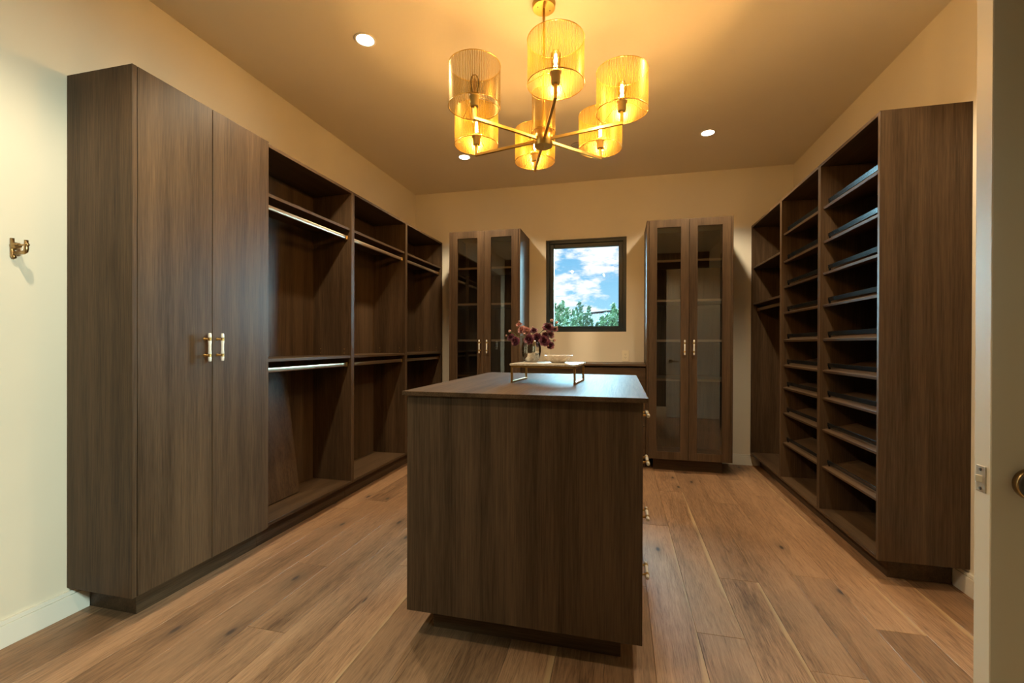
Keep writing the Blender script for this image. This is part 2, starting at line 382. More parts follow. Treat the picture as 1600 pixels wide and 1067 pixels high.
# ------------------------------------------------------------------ joinery
G = .0012
def pull_mesh():
    """vertical ivory bar pull, 140 mm, on two brass posts; local: bar along Z, stands off along +X"""
    m = M(); st = .033
    prof = [(.0048, -.070), (.0068, -.067), (.0078, -.052), (.0066, -.046)]
    m.lathe(prof, 16, 0, Matrix.Translation((st, 0, 0)))
    m.lathe([(.0066, .046), (.0078, .052), (.0068, .067), (.0048, .070)], 16, 0, Matrix.Translation((st, 0, 0)))
    m.lathe([(.0064, -.034), (.0078, -.03), (.0066, -.012), (.0066, .012), (.0078, .03), (.0064, .034)], 16, 0, Matrix.Translation((st, 0, 0)))
    for z in (-.040, .040):
        m.lathe([(.0060, z-.0075), (.0086, z-.006), (.0072, z-.003), (.0072, z+.003), (.0086, z+.006), (.0060, z+.0075)], 16, 1, Matrix.Translation((st, 0, 0)))
        m.lathe([(.0075, 0), (.0075, .002), (.0046, .004), (.0046, .030)], 12, 1, Matrix.Translation((0, 0, z)) @ Matrix.Rotation(PI/2, 4, 'Y'))
    return m.mesh('handle', [IVORY, BRASS])
PULL = pull_mesh()
ZB, ZT, T = .122, 2.37, .019

# --- left wall: wardrobe, then three open bays (front faces +X)
def rod(parent, x, z, y0, y1):
    m = M(); n = 20; vs = []
    for y in (y0, y1):
        for k in range(n):                      # flat-sided oval rail
            a = 2*PI*(k+.5)/n; c_, s_ = math.cos(a), math.sin(a)
            vs.append((x+.0075*math.copysign(abs(c_)**.45, c_), y, z+.0145*math.copysign(abs(s_)**.7, s_)))
    m.add(vs, [(k, k+n, (k+1) % n+n, (k+1) % n) for k in range(n)], 0, True)
    r = part('hanging_rod', m, BRONZE, parent, label='oval bronze hanging rod')
    for y, s in ((y0, 1), (y1, -1)):
        m = M(); m.box(x-.012, x+.012, min(y, y+s*.014), max(y, y+s*.014), z-.018, z+.016)
        part('rod_flange', m, BRASS, r, .003)
    return r
def case(t, x0, x1, y0, y1, kickx, ky0, ky1, left=True):
    """common carcass: sides, top, bottom, back, recessed kick; the front is at x1 (left wall) or x0 (right wall)"""
    a = boxpart('side_panel', (x0, x1, y0, y0+T, ZB, ZT), WZ, t); b = boxpart('side_panel', (x0, x1, y1-T, y1, ZB, ZT), WZ, t)
    boxpart('top_panel', (x0, x1, y0+T, y1-T, ZT-T, ZT), WY, t); boxpart('bottom_panel', (x0, x1, y0+T, y1-T, ZB, ZB+T), WY, t)
    bx = (x0, x0+.012) if left else (x1-.012, x1)
    boxpart('back_panel', (bx[0], bx[1], y0+T, y1-T, ZB+T, ZT-T), WZ, t, 0)
    kx = (x0+.016, kickx) if left else (kickx, x1-.016)
    boxpart('toe_kick', (kx[0], kx[1], ky0, ky1, 0, ZB), WY, t)
    return a, b
t = thing('wardrobe', 'tall closed two-door brown wood wardrobe against the left wall', 'wardrobe', (.002, 0, 0))
XD = -1.99
boxpart('side_panel', (XL, XD, 1.441, 1.461, ZB, ZT), WZ, t); boxpart('side_panel', (XL, XD-.021, 2.172, 2.19, ZB, ZT), WZ, t)
boxpart('top_panel', (XL, XD-.021, 1.461, 2.172, ZT-T, ZT), WY, t); boxpart('bottom_panel', (XL, XD-.021, 1.461, 2.172, ZB, ZB+T), WY, t)
boxpart('back_panel', (XL, XL+.012, 1.461, 2.172, ZB+T, ZT-T), WZ, t, 0)
boxpart('toe_kick', (XL+.016, -2.075, 1.521, 2.19, 0, ZB), WY, t)
for (y0, y1, hy) in ((1.463, 1.8185, 1.776), (1.8215, 2.188, 1.848)):
    d = boxpart('wardrobe_door', (XD-.02, XD, y0, y1, ZB, ZT), WZ, t)
    put('handle', PULL, d, (XD, hy, 1.179), label='ivory bar pull with brass collars')
XF = -2.008
bays = ((2.191, 3.061, 'open brown hanging bay directly beside the closed wardrobe, two rods'),
        (3.061, 3.950, 'middle one of the three open hanging bays on the left wall'),
        (3.950, 4.842, 'open hanging bay in the far corner, last of the three on the left wall'))
PIN = M().lathe([(.0028, -.003), (.0028, .0006)], 8, 0, Matrix.Rotation(PI/2, 4, 'X')).mesh('shelf_pin', BRASS)
for y0, y1, lb in bays:
    t = thing('hanging_bay', lb, 'closet bay', (0, 0, 0), 'open hanging bays on the left wall')
    case(t, XL, XF, y0, y1, -2.075, y0, y1)
    boxpart('shelf', (XL+.012, XF-.012, y0+T, y1-T, 2.066, 2.085), WY, t); boxpart('shelf', (XL+.012, XF-.006, y0+T, y1-T, 1.088, 1.107), WY, t)
    rod(t, -2.05, 2.014, y0+T, y1-T); rod(t, -2.05, 1.038, y0+T, y1-T)
    for xx in (-2.28, -2.07):
        for z in (1.125, 1.157): put('shelf_pin', PIN, t, (xx, y1-T, z))

# loose board leaning in the first bay
b0, b1 = Vector((-2.226, 0, ZB+T+.0006)), Vector((-2.346, 0, 1.03)); dv = (b1-b0).normalized(); nv = Vector((dv.z, 0, -dv.x))
m = M(); c = [b0, b1, b1+nv*.016, b0+nv*.016]; vs = [Vector((p.x-b0.x, y, p.z-b0.z)) for y in (0, .510) for p in c]
m.add(vs, [(3, 2, 1, 0), (4, 5, 6, 7), (0, 1, 5, 4), (1, 2, 6, 5), (2, 3, 7, 6), (3, 0, 4, 7)])
o = part('leaning_board', m, WZ, None, .0012, (b0.x, 2.213, b0.z+.004)); o['label'] = 'loose brown board leaning inside the bay beside the wardrobe'; o['category'] = 'board'

# --- right wall: two shoe bays and a hanging bay (front faces -X)
XP = 1.258
SH = [2.087, 1.867, 1.664, 1.457, 1.239, 1.037, .859, .655, .417]
def shelf_mesh(w):
    m = M(); m.box(0, .335, -w/2, w/2, -.0155, 0); return m.mesh('shelf', WY, .0012)
def fence_mesh(w):
    m = M(); a, b = -w/2+.022, w/2-.022
    m.box(.030, .036, a, b, .014, .040)
    for y in (a, b-.010): m.box(.028, .038, y, y+.010, 0, .030)
    return m.mesh('shoe_fence', BLACKM, .001)
for y0, y1, lb in ((2.595, 3.29, 'tall shoe rack bay nearest the open door, slanted shelves with dark fences'), (3.29, 4.004, 'middle shoe rack bay with slanted shelves on the right wall')):
    t = thing('shoe_rack', lb, 'shoe rack', (0, 0, 0), 'shoe rack bays on the right wall')
    case(t, XP, XR, y0, y1, 1.347, y0 if y0 > 3 else 2.693, y1, False)
    wd = y1-y0-2*T; sm_, fm = shelf_mesh(wd), fence_mesh(wd)
    for z in SH:
        s = put('shelf', sm_, t, (XP+.014, (y0+y1)/2, z), (0, -math.radians(14), 0))
        put('shoe_fence', fm, s, label='dark glossy metal shoe fence')
t = thing('hanging_bay', 'narrow open hanging bay at the window end of the right wall', 'closet bay')
y0, y1 = 4.004, 4.832
case(t, XP, XR, y0, y1, 1.347, y0, y1, False)
for z in (1.962, 1.607): boxpart('shelf', (XP+.014, XR-.012, y0+T, y1-T, z-T, z), WY, t)
rod(t, XP+.06, 1.545, y0+T, y1-T)

# --- back wall: two glazed cabinets with a low counter between (front faces -Y)
YC = 4.40
def glass_cabinet(x0, x1, lb, hx):
    t = thing('display_cabinet', lb, 'cabinet', (0, 0, 0), 'glass-fronted tall cabinets on the back wall')
    yb = YB; s = .021
    boxpart('side_panel', (x0, x0+s-.001, YC+.004, yb, ZB, ZT), WZ, t); boxpart('side_panel', (x1-s+.001, x1, YC+.004, yb, ZB, ZT), WZ, t)
    boxpart('top_panel', (x0+s, x1-s, YC+.022, yb, ZT-T, ZT), WX, t); boxpart('bottom_panel', (x0+s, x1-s, YC+.022, yb, ZB, ZB+T), WX, t)
    boxpart('back_panel', (x0+s, x1-s, yb-.012, yb, ZB+T, ZT-T), WZ, t, 0)
    boxpart('toe_kick', (x0+.07, x1-.07, 4.487, yb-.016, 0, ZB), WX, t)
    for z in (1.995, 1.622, 1.246, .878):
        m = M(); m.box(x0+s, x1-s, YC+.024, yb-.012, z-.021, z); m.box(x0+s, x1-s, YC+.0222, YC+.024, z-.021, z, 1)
        part('shelf', m, [WX, LITEDGE], t)
    xm = (x0+x1)/2; st = .072
    for a, b, hh in ((x0+s, xm-.0012, xm-.04), (xm+.0012, x1-s, xm+.04)):
        m = M(); y0, y1 = YC, YC+.021; z0, z1 = ZB, ZT-.002
        m.box(a, a+st, y0, y1, z0, z1); m.box(b-st, b, y0, y1, z0, z1); m.box(a+st, b-st, y0, y1, z0, z0+st); m.box(a+st, b-st, y0, y1, z1-st, z1)
        d = part('glazed_door', m, WZ, t, .001)
        boxpart('glass_pane', (a+st-.002, b-st+.002, YC+.010, YC+.014, z0+st-.002, z1-st+.002), SMOKE, d, 0, label='smoked glass pane')
        put('handle', PULL, d, (hh, YC, 1.172), (0, 0, -PI/2), label='ivory bar pull with brass collars')
glass_cabinet(-1.748, -.982, 'glass-fronted tall cabinet to the left of the window, behind the flowers', 0)
glass_cabinet(.245, 1.000, 'glass-fronted tall cabinet to the right of the window', 0)
t = thing('base_cabinet', 'low brown wood cabinet under the window between the two glass cabinets', 'cabinet', (0, -.002, 0))
bx0, bx1 = -.981, .244
boxpart('cabinet_body', (bx0, bx1, 4.47, YB, ZB, .989), WZ, t); boxpart('toe_kick', (bx0, bx1, 4.53, YB, 0, ZB), WX, t)
n = 2; ww = (bx1-bx0)/n
for i in range(n):
    z = ZB
    for hz in (.29, .29, .272):
        boxpart('drawer_front', (bx0+i*ww+.0015, bx0+(i+1)*ww-.0015, 4.449, 4.469, z, z+hz-.003), WX, t); z += hz
c = boxpart('countertop', (bx0, bx1, 4.428, YB, .990, 1.010), WX, None); c['label'] = 'thin brown wood counter slab below the window'; c['category'] = 'countertop'

# --- island
t = thing('island_cabinet', 'large brown wood dresser island standing in the middle of the floor', 'island')
ix0, ix1, iy0, iy1 = -.839, .082, 1.66, 2.85
boxpart('end_panel', (ix0, ix1, iy0, iy0+.019, ZB-.005, .99), WZ, t); boxpart('end_panel', (ix0, ix1, iy1-.019, iy1, ZB-.005, .99), WZ, t)
boxpart('side_panel', (ix0, ix0+T, iy0+.019, iy1-.019, ZB-.005, .99), WZ, t)
boxpart('cabinet_body', (ix0+T, ix1-.022, iy0+.019, iy1-.019, ZB, .989), WZ, t)
boxpart('toe_kick', (-.764, .007, 1.757, iy1-.09, 0, ZB), WX, t)
DZ = (.119, .365, .597, .820, .988)
for y0, y1 in ((iy0+.0205, 2.2545), (2.2555, iy1-.0205)):
    for z0, z1 in zip(DZ, DZ[1:]):
        d = boxpart('drawer', (ix1-.021, ix1-.001, y0, y1, z0+.0012, z1-.0012), WY, t)
        put('handle', PULL, d, (ix1-.001, (y0+y1)/2, (z0+z1)/2+.002), (PI/2, 0, 0), label='ivory bar pull with brass collars')
c = boxpart('island_worktop', (-.853, .100, 1.641, 2.867, .991, 1.009), TOPW, None, .0015); c['label'] = 'brown wood top of the island, under the marble riser'; c['category'] = 'worktop'

# --- things on the island
ZR = 1.104
R0 = Vector((-.352, 2.252, 1.009))
t = thing('riser_stand', 'small marble-topped riser on brass legs standing on the island', 'stand', R0, None, math.radians(-4.5))
hw, hd = .165, .138
part('marble_slab', M().box(-hw, hw, -hd, hd, .085, .095), MARBLE, t, .0015, seg=2)
m = M(); r = .005; lw, ld = hw-.004, hd-.006
m.box(-lw, lw, -ld, -ld+.01, .075, .085).box(-lw, lw, ld-.01, ld, .075, .085); m.box(-lw, -lw+.01, -ld, ld, .075, .0849).box(lw-.01, lw, -ld, ld, .075, .0849)
part('top_frame', m, BRASS, t, .0006)
for sx in (-1, 1):
    xa, xb = (-lw, -lw+.010) if sx < 0 else (lw-.010, lw)
    m = M(); m.box(xa, xb, -ld, -ld+.01, .0101, .075).box(xa, xb, ld-.01, ld, .0101, .075).box(xa, xb, -ld, ld, 0, .010)
    part('leg', m, BRASS, t, .0006)

def vase_mat():
    m, n, l, out = newmat('mercury_glass')
    b = n.new('ShaderNodeBsdfPrincipled'); b.inputs['Base Color'].default_value = (.62, .60, .55, 1); b.inputs['Metallic'].default_value = 1; b.inputs['Roughness'].default_value = .06
    tr = n.new('ShaderNodeBsdfTransparent'); tr.inputs[0].default_value = (.62, .60, .56, 1)
    t = n.new('ShaderNodeTexCoord'); x = n.new('ShaderNodeTexNoise'); x.inputs['Scale'].default_value = 26; x.inputs['Detail'].default_value = 3; l.new(t.outputs['Object'], x.inputs[0])
    mr = n.new('ShaderNodeMapRange'); mr.inputs['From Min'].default_value = .35; mr.inputs['From Max'].default_value = .65; mr.inputs['To Min'].default_value = .02; mr.inputs['To Max'].default_value = .55
    l.new(x.outputs[0], mr.inputs[0]); mi = n.new('ShaderNodeMixShader'); l.new(mr.outputs[0], mi.inputs[0]); l.new(b.outputs[0], mi.inputs[1]); l.new(tr.outputs[0], mi.inputs[2])
    l.new(mi.outputs[0], out.inputs[0]); return m
VX, VY = -.458, 2.330
t = thing('vase', 'rounded smoky mercury glass vase of dark flowers on the marble riser', 'vase', (VX, VY, ZR))
prof = [(.030, .000), (.037, .002), (.036, .008), (.041, .016), (.048, .034), (.0515, .058), (.051, .080), (.047, .100), (.040, .114), (.034, .120), (.0345, .126)]
m = M(); n = 56; vs = []; fs = []
for sgn, pr in ((1, prof), (-1, [(r-.0035, max(z, .006)) for r, z in reversed(prof)])):
    for r, z in pr:
        fl = .0011*math.sin(PI*min(1, max(0, (z-.01)/.11)))
        for k in range(n):
            a = 2*PI*k/n; rr = r+fl*math.cos(14*a); vs.append((rr*math.cos(a), rr*math.sin(a), z))
rows = 2*len(prof)
for i in range(rows-1):
    for k in range(n):
        a, b = i*n+k, i*n+(k+1) % n; fs.append((a, b, b+n, a+n))
fs.append(tuple(reversed(range(n)))); fs.append(tuple((rows-1)*n+k for k in range(n)))
m.add(vs, fs, 0, True); part('vase_body', m, vase_mat(), t)

t = thing('bowl', 'shallow marble bowl on the riser beside the vase', 'bowl', (-.306, 2.275, ZR))
prof = [(.034, 0), (.038, .003), (.050, .013), (.062, .025), (.071, .036), (.073, .0385), (.070, .0385), (.058, .026), (.046, .015), (.034, .008), (.002, .006)]
m = M(); m.lathe(prof, 40)
part('bowl_body', m, MARBLE, t)

# flowers: every stem with its blooms is a thing
PET_D = simple('burgundy_petal', (.155, .034, .062), .55, noise=.5, scale=60)
PET_M = simple('dusky_mauve_petal', (.32, .125, .135), .55, noise=.35, scale=60)
PET_P = simple('faded_pink_petal', (.55, .27, .22), .55, noise=.3, scale=60)
STEMM = simple('green_stem', (.10, .12, .035), .5)
def bloom_mesh(name, R, mats, layers=5, seed=0):
    rnd = random.Random(seed); m = M()
    for i in range(layers):
        f = i/(layers-1); tilt = math.radians(12+62*f); rad = R*(.18+.20*f); ln = R*(.62+.30*f); npet = 4+i
        for k in range(npet):
            a = 2*PI*(k+.5*(i % 2))/npet+rnd.uniform(-.15, .15); tt = tilt+rnd.uniform(-.12, .12)
            wd = ln*.62; vs = []; nu, nv = 4, 4
            for u in range(nu+1):
                uu = u/nu
                for v in range(nv+1):
                    vv = v/nv*2-1; width = wd*math.sin(PI*(.16+.74*uu))**.7
                    x = vv*width*.9; bend = .28*ln*math.sin(uu*PI*.55)*(1-f*.6); curl = -.35*ln*(1-abs(vv)**2)*.5*uu**.4
                    h = uu*ln*math.cos(tt)+rnd.uniform(-.02, .02)*R; out = rad+uu*ln*math.sin(tt)*.75-bend*.4-curl*.35*abs(1-vv*vv)
                    if uu > .8: out += .10*R*f
                    p = Vector((out, x, h-.18*R*f))
                    vs.append(Matrix.Rotation(a, 3, 'Z') @ p)
            fs = [(u*(nv+1)+v, u*(nv+1)+v+1, (u+1)*(nv+1)+v+1, (u+1)*(nv+1)+v) for u in range(nu) for v in range(nv)]
            m.add(vs, fs, 1 if rnd.random() < .4*f else 0, True)
    m.lathe([(.02*R, -.30*R), (.22*R, -.24*R), (.34*R, -.05*R), (.30*R, .20*R), (.10*R, .34*R)], 10, 0)
    return m.mesh(name, mats)
def bud_mesh(R, mats):
    m = M(); m.lathe([(.1*R, -.9*R), (.7*R, -.5*R), (R, .1*R), (.75*R, .75*R), (.2*R, 1.15*R)], 10, 0)
    m.lathe([(.08*R, -1.15*R), (.75*R, -.62*R), (.85*R, -.3*R)], 8, 1); return m.mesh('bud', mats)
def fpos(u, v, dy):
    px, py = 780+u*.13121, 480+v*.13121
    d = AF+AR*((px-800)/FPX)-AU*((py-539.26)/FPX); y = VY+dy
    return Vector((0, 0, CAM_H))+d*(y/d.y)
BD, BM_, BP = [PET_D, PET_M], [PET_M, PET_P], [PET_P, PET_M]
stems = [
 ('flower_stem', 'flower stem leaning out left over the vase rim, dark blooms with orange buds', [(130, 352, 42, BD, -.02), (186, 400, 52, BD, -.03)], [(128, 288, 22), (88, 338, 15), (150, 330, 12)]),
 ('flower_stem', 'faded pink flower stem rising at the back left of the vase', [(233, 200, 34, BP, .03), (262, 262, 46, BP, .01), (330, 280, 50, BP, .0)], [(240, 172, 15), (290, 228, 14)]),
 ('flower_stem', 'cluster of burgundy blooms sitting low over the front of the vase', [(350, 378, 58, BD, -.045), (405, 345, 34, BD, -.02)], [(300, 320, 13)]),
 ('flower_stem', 'upright burgundy flower stem in the centre of the vase', [(412, 272, 42, BD, .0), (455, 355, 48, BD, -.02)], [(400, 240, 13)]),
 ('flower_stem', 'tallest flower stem leaning towards the window, dark bloom with orange buds', [(585, 226, 62, BD, .0), (668, 255, 32, BM_, .02)], [(622, 160, 24), (684, 186, 20), (682, 240, 16)]),
 ('flower_stem', 'flower stem of dark blooms leaning right, below the tallest one', [(612, 320, 46, BM_, .02), (548, 325, 34, BD, .0), (540, 398, 58, BD, -.03)], [(640, 300, 13)]),
 ('flower_stem', 'lowest flower stem, drooping right above the bowl', [(612, 450, 44, BD, .01)], [(655, 395, 20), (580, 460, 10)]),
]
for si, (nm, lb, blooms, buds) in enumerate(stems):
    base = Vector((VX, VY, ZR))
    t = thing(nm, lb, 'flower', base, 'flowers in the vase')
    rnd = random.Random(si); a0 = Vector((rnd.uniform(-.012, .012), rnd.uniform(-.012, .012), .012))
    first = fpos(*blooms[0][:2], blooms[0][4])-base; last = fpos(*blooms[-1][:2], blooms[-1][4])-base
    mouth = Vector((max(-.02, min(.02, first.x*.25)), max(-.02, min(.02, first.y*.3)), .128))
    m = M(); hub = mouth*.45+first*.55+Vector((0, 0, .004))
    m.tube([a0, a0*.4+mouth*.6, mouth, hub], .0018, 6)
    obs = []
    for bi, (u, v, s, mats, dy) in enumerate(blooms):
        p = fpos(u, v, dy)-base; R = s*.13121*p_scale if False else s*.13121*2.36/FPX*1.06
        d = (p-hub).normalized() if (p-hub).length > .01 else Vector((0, -.3, 1)); d = (d*.45+Vector((rnd.uniform(-.3, .3), -.75, .55))).normalized()
        q = p-d*R*.25
        m.tube([hub, (hub+q)/2+Vector((0, 0, .006)), q-d*R*.2], .0014, 6)
        obs.append(('bloom', bloom_mesh('bloom', R, mats, 5 if s > 38 else 4, si*10+bi), q, d.to_track_quat('Z', 'Y').to_euler()))
    for bi, (u, v, s) in enumerate(buds):
        p = fpos(u, v, blooms[0][4]+rnd.uniform(-.01, .02))-base; R = s*.13121*2.36/FPX*.85
        d = ((p-hub).normalized()+Vector((0, 0, .5))).normalized()
        m.tube([hub, (hub+p)/2+Vector((0, 0, .004)), p-d*R], .0011, 5)
        obs.append(('bud', bud_mesh(R, [PET_P, STEMM]), p, d.to_track_quat('Z', 'Y').to_euler()))
    part('stem', m, STEMM, t)
    for nm2, me, loc, rot in obs: put(nm2, me, t, loc, rot)

# outlets on the back wall
for x, lb in ((-.786, 'almond electrical outlet on the wall behind the vase'), (.058, 'almond electrical outlet on the wall right of the bowl, below the window')):
    t = thing('wall_outlet', lb, 'outlet', (x, YB, 1.078), 'outlets above the counter')
    boxpart('cover_plate', (-.036, .036, -.006, 0, -.057, .057), PLATE, t, .002)
    boxpart('receptacle', (-.0175, .0175, -.0085, -.005, -.034, .034), PLATE, t, .001)
    m = M()
    for z in (-.017, .017):
        for xx in (-.007, .006): m.box(xx-.001, xx+.001, -.0090, -.0084, z-.004, z+.005)
        m.lathe([(.0022, 0), (.0022, .0006)], 8, 0, Matrix.Translation((0, -.0084, z-.010)) @ Matrix.Rotation(PI/2, 4, 'X'))
    part('outlet_slots', m, SLOT, t)

# robe hook on the left wall
t = thing('robe_hook', 'antique brass double robe hook on the near end of the left wall', 'hook', (XL, 1.258, 1.575))
m = M(); m.tube([(.006, 0, .040), (.006, 0, -.026), (.010, 0, -.034), (.020, 0, -.036)], .0065, 12)
part('wall_bar', m, ANTQ, t)
m = M(); m.lathe([(.014, 0), (.014, .012), (.010, .016), (.009, .030)], 24, 0, Matrix.Translation((.004, .006, .010)) @ Matrix.Rotation(PI/2, 4, 'Y'))
part('mounting_post', m, ANTQ, t)
m = M(); m.tube([(.010, .006, -.018), (.062, .006, -.018), (.070, .006, -.014), (.073, .006, -.006), (.073, .006, .030)], [.0075, .0075, .0075, .0075, .0065], 12)
part('hook_arm', m, ANTQ, t)
m = M(); m.tube([(.030, .006, .012), (.073, .006, .012)], .0035, 10); m.lathe([(.006, 0), (.006, .005), (.003, .007)], 14, 0, Matrix.Translation((.078, .006, .012)) @ Matrix.Rotation(PI/2, 4, 'Y'))
part('cross_pin', m, ANTQ, t)

# ------------------------------------------------------------------ lamps
def recessed(x, y, lb):
    t = thing('recessed_light', lb, 'ceiling light', (x, y, H), 'recessed ceiling lights')
    m = M(); m.lathe([(.046, -.0005), (.060, -.001), (.063, -.003), (.060, -.006), (.050, -.005), (.046, -.0005)], 40, 0, None, False)
    part('trim_ring', m, TRIM, t)
    m = M(); m.lathe([(.047, -.0045), (.047, -.002)], 40); part('lens', m, LENS, t, label='glowing round lens')
    d = bpy.data.lights.new('recessed_lamp', 'SPOT'); d.energy = RECESSED; d.color = RECESSED_COL; d.spot_size = math.radians(128); d.spot_blend = .4; d.shadow_soft_size = .045
    o = bpy.data.objects.new('recessed_lamp', d); col.objects.link(o); o.parent = t; o.location = (0, 0, -.055)
recessed(-1.440, 2.312, 'recessed ceiling light nearest the wardrobe, left of the chandelier')
recessed(-1.430, 3.977, 'recessed ceiling light towards the far left corner, beyond the chandelier')
recessed(.704, 3.982, 'recessed ceiling light right of the chandelier, towards the shoe racks')
recessed(.704, 2.312, 'recessed ceiling light above the near shoe rack, out of frame')
recessed(-1.440, .645, 'recessed ceiling light above the robe hook, out of frame')
t = thing('ceiling_disc', 'small flat unlit grey disc on the ceiling behind the chandelier', 'ceiling fitting', (-.372, 3.965, H))
m = M(); m.lathe([(.040, -.012), (.048, -.010), (.052, -.002), (.052, 0)], 36); part('disc_body', m, CHALK, t)
m = M(); m.ring((0, 0, -.004), .0525, .0015, 36); part('disc_rim', m, SLOT, t)

CX, CY = -.389, 2.286
ch = thing('chandelier', 'six-armed gold chandelier with wire mesh drum shades hanging above the island', 'chandelier', (CX, CY, H))
def hz(z): return z-H
m = M(); m.lathe([(.056, hz(2.936)), (.058, hz(2.938)), (.058, hz(2.958)), (.060, hz(2.96))], 48)
for a in (.6, .6+PI):
    m.lathe([(.004, 0), (.003, .003)], 10, 1, Matrix.Translation((.034*math.cos(a), .034*math.sin(a), hz(2.9375))) @ Matrix.Rotation(PI, 4, 'X'))
part('canopy', m, [GOLD, SLOT], ch)
m = M(); m.lathe([(.006, hz(2.27)), (.006, hz(2.88)), (.0072, hz(2.882)), (.0072, hz(2.888)), (.006, hz(2.89)), (.006, hz(2.937))], 16); part('down_rod', m, GOLD, ch)
m = M(); m.lathe([(.044, hz(2.222)), (.047, hz(2.224)), (.047, hz(2.310)), (.044, hz(2.312))], 40)
m.lathe([(.004, 0), (.003, .004), (.001, .008)], 10, 0, Matrix.Translation((0, 0, hz(2.222))) @ Matrix.Rotation(PI, 4, 'X'))
part('hub', m, GOLD, ch)
m = M(); m.lathe([(.061, hz(2.296)), (.061, hz(2.50))], 48, 0, None, False); cs = part('centre_shade', m, MESHM, ch)
m = M(); m.ring((0, 0, hz(2.296)), .061, .0022, 48).ring((0, 0, hz(2.50)), .061, .0022, 48)
for k in range(3):
    a = 2*PI*k/3; m.tube([(.044*math.cos(a), .044*math.sin(a), hz(2.303)), (.061*math.cos(a), .061*math.sin(a), hz(2.297))], .0015, 6)
part('shade_ring', m, GOLD, cs)
RA, RS, SZ0, SZ1 = .405, .121, 2.309, 2.500
angs = [math.radians(-73.1+60*k) for k in range(6)]
# arm running along local +X, repeated round the hub
m = M(); m.box(.040, RA+.006, -.0065, .0065, hz(2.250), hz(2.264)); m.box(RA-.0065, RA+.0065, -.0065, .0065, hz(2.2641), hz(2.314)); arm_me = m.mesh('arm', GOLD, .0006)
m = M(); m.lathe([(.0165, hz(2.312)), (.0195, hz(2.313)), (.0195, hz(2.353)), (.0265, hz(2.354)), (.0265, hz(2.360)), (.018, hz(2.361)), (.016, hz(2.372))], 28); sock_me = m.mesh('socket', SOCK)
m = M(); m.lathe([(RS, SZ0-SZ0), (RS, SZ1-SZ0)], 72, 0, None, False); shade_me = m.mesh('lamp_shade', MESHM)
m = M(); m.ring((0, 0, 0), RS, .0020, 64)
for k in range(3):
    a = 2*PI*k/3+.5; m.tube([(.024*math.cos(a), .024*math.sin(a), 2.357-SZ0), (.05*math.cos(a), .05*math.sin(a), 2.352-SZ0), (RS*math.cos(a), RS*math.sin(a), .001)], .0013, 6)
ringb_me = m.mesh('shade_ring', GOLD)
m = M(); m.ring((0, 0, SZ1-SZ0), RS, .0020, 64); ringt_me = m.mesh('shade_ring', GOLD)
m = M(); m.lathe([(.012, 0), (.013, .010), (.0185, .030), (.0225, .052), (.0215, .070), (.015, .086), (.004, .095)], 24, 0); bulb_me = m.mesh('bulb', BULBG)
def filament(mat):
    m = M()
    m.lathe([(.004, .0), (.003, .018), (.002, .03)], 8)
    for k in range(6):
        a = 2*PI*k/6; m.tube([(.003*math.cos(a), .003*math.sin(a), .022), (.0075*math.cos(a), .0075*math.sin(a), .045), (.004*math.cos(a), .004*math.sin(a), .074)], .0011, 5)
    return m.mesh('filament', mat)
fil_on, fil_off = filament(FILA), filament(FILOFF)
for k, a in enumerate(angs):
    ex, ey = RA*math.cos(a), RA*math.sin(a)
    put('arm', arm_me, ch, (0, 0, 0), (0, 0, a)); put('socket', sock_me, ch, (ex, ey, 0))
    s = put('lamp_shade', shade_me, ch, (ex, ey, hz(SZ0)), (0, 0, a)); put('shade_ring', ringb_me, s); put('shade_ring', ringt_me, s)
    lit = k != 5
    b = put('bulb', bulb_me, ch, (ex, ey, hz(2.366)), label='lit clear filament bulb' if lit else 'unlit clear filament bulb')
    put('filament', fil_on if lit else fil_off, b)
    if lit:
        d = bpy.data.lights.new('bulb_lamp', 'POINT'); d.energy = BULB; d.color = BULB_COL; d.shadow_soft_size = .012
        d.use_nodes = True; nn, ll = d.node_tree.nodes, d.node_tree.links      # upright filaments throw their light sideways
        em = nn['Emission']; tcn = nn.new('ShaderNodeTexCoord'); sxn = nn.new('ShaderNodeSeparateXYZ'); ll.new(tcn.outputs['Normal'], sxn.inputs[0])
        sq = nn.new('ShaderNodeMath'); sq.operation = 'MULTIPLY'; ll.new(sxn.outputs['Z'], sq.inputs[0]); ll.new(sxn.outputs['Z'], sq.inputs[1])
        su = nn.new('ShaderNodeMath'); su.operation = 'SUBTRACT'; su.inputs[0].default_value = 1.03; ll.new(sq.outputs[0], su.inputs[1]); ll.new(su.outputs[0], em.inputs['Strength'])
        o = bpy.data.objects.new('bulb_lamp', d); col.objects.link(o); o.parent = ch; o.location = (ex, ey, hz(2.415))

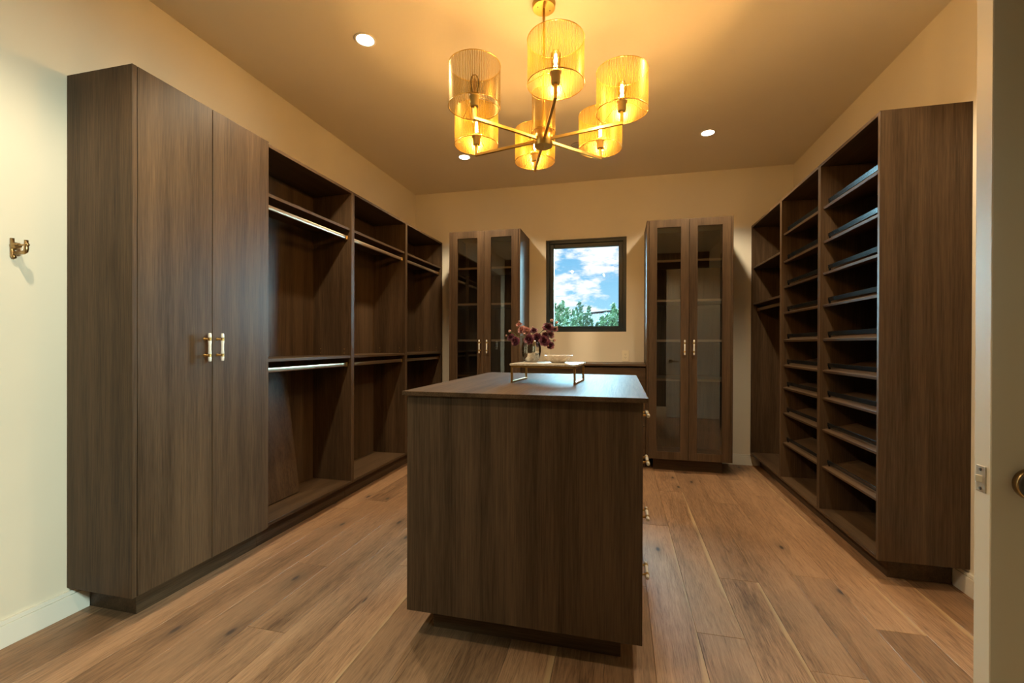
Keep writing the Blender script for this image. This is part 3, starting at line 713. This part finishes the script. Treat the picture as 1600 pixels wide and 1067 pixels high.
# ------------------------------------------------------------------ garden beyond the window
GROUND = simple('desert_ground', (.06, .048, .034), .9, noise=.25, scale=2)
struct('ground_outside', M().box(-60, 60, YB+.16, 90, -.25, -.15), GROUND)
LEAF = simple('pale_shrub_leaf', (.085, .155, .085), .6, noise=.3, scale=8)
LEAF2 = simple('grey_shrub_leaf', (.09, .155, .10), .6, noise=.3, scale=8)
TWIG = simple('shrub_twig', (.14, .10, .06), .8)
def shrub(x, y, hgt, wid, lb, seed, mat):
    rnd = random.Random(seed); t = thing('shrub', lb, 'shrub', (x, y, -.15), 'shrubs outside the window')
    m = M(); f = M()
    for i in range(26):
        a = rnd.uniform(0, 2*PI); rr = wid*.5*math.sqrt(rnd.random()); top = Vector((rr*math.cos(a), rr*math.sin(a), hgt*(.62+.38*rnd.random())*(1-.35*(rr/(wid*.5))**2)))
        p0 = Vector((rr*.12*math.cos(a), rr*.12*math.sin(a), 0)); mid = p0.lerp(top, .55)+Vector((rnd.uniform(-.1, .1), rnd.uniform(-.1, .1), .1))
        m.tube([p0, mid, top], [.016, .010, .003], 5)
        for j in range(260):
            q = rnd.random()**.6; c = mid.lerp(top, q)+Vector([rnd.gauss(0, .10*(1.15-q)) for _ in range(3)])
            if rnd.random() < .35: c = p0.lerp(mid, rnd.uniform(.3, 1))+Vector([rnd.gauss(0, .16) for _ in range(3)])
            if c.z < .05: c.z = .05+rnd.random()*.2
            d = Vector([rnd.gauss(0, 1) for _ in range(3)]).normalized(); u = d.orthogonal().normalized(); v = d.cross(u)
            l_, w_ = rnd.uniform(.03, .065), rnd.uniform(.014, .026)
            f.add([c-u*l_, c+v*w_+d*.004, c+u*l_, c-v*w_+d*.004], [(0, 1, 2), (0, 2, 3)])
    part('stem', m, TWIG, t); o = part('foliage', f, mat, t); o['kind'] = 'stuff'
shr = [(-1.27, 10.0, 2.62, 1.25, 'tallest pale green shrub outside, at the left of the window view', LEAF), (-.98, 11.5, 2.50, 1.1, 'pale green shrub outside, second from the left through the window', LEAF2),
       (-.10, 9.4, 2.36, .85, 'pale green shrub outside at the right edge of the window view', LEAF), (-.40, 7.4, 1.86, .95, 'low green shrub outside in front of the tiled roof', LEAF2),
       (-1.05, 8.5, 2.0, 1.0, 'low green shrub outside below the tallest pale shrub', LEAF), (-3.1, 10.3, 2.1, 1.6, 'green shrub outside, hidden by the wall left of the window', LEAF2), (1.6, 10.3, 2.1, 1.6, 'green shrub outside, hidden by the wall right of the window', LEAF2)]
for i, (x, y, h_, w_, lb, mt) in enumerate(shr): shrub(x, y, h_, w_, lb, 50+i, mt)
t = thing('neighbour_house', 'distant house with a low-pitched mottled tile roof beyond the shrubs', 'house', (0, 30, -.15))
STUCCO = simple('pale_stucco', (.035, .03, .024), .9); TILE = simple('mottled_roof_tile', (.03, .023, .022), .8, noise=.9, scale=2.5); FASC = simple('dark_fascia', (.05, .045, .045), .7)
boxpart('wall', (-3.6, 9, 1.0, 9, 0, 2.4), STUCCO, t, 0)
# roof plane rises away from the garden; its left edge slopes down
m = M(); rows = 14
def rp(u, v): # u along ridge, v from eave (0) to ridge (1)
    x = -3.9+u*13; return Vector((x, v*3.4, 2.35+1.05*v+.55*min(1, u*2.2)*v))
for i in range(rows):
    for j in range(40):
        u0, u1, v0, v1 = j/40, (j+1)/40, i/rows, (i+1)/rows+.012
        p = [rp(u0, v0), rp(u1, v0), rp(u1, v1), rp(u0, v1)]; up = Vector((0, -.12, .99)); mid0, mid1 = (p[0]+p[1])/2+up*.09, (p[3]+p[2])/2+up*.05
        m.add([p[0]+up*.04, mid0, p[1]+up*.04, p[2], mid1, p[3]], [(0, 1, 4, 5), (1, 2, 3, 4)])
o = part('roof_tiles', m, TILE, t); o['kind'] = 'stuff'
m = M(); m.tube([rp(u/10, 1)+Vector((0, 0, .08)) for u in range(11)], .09, 8); part('roof_ridge', m, FASC, t)
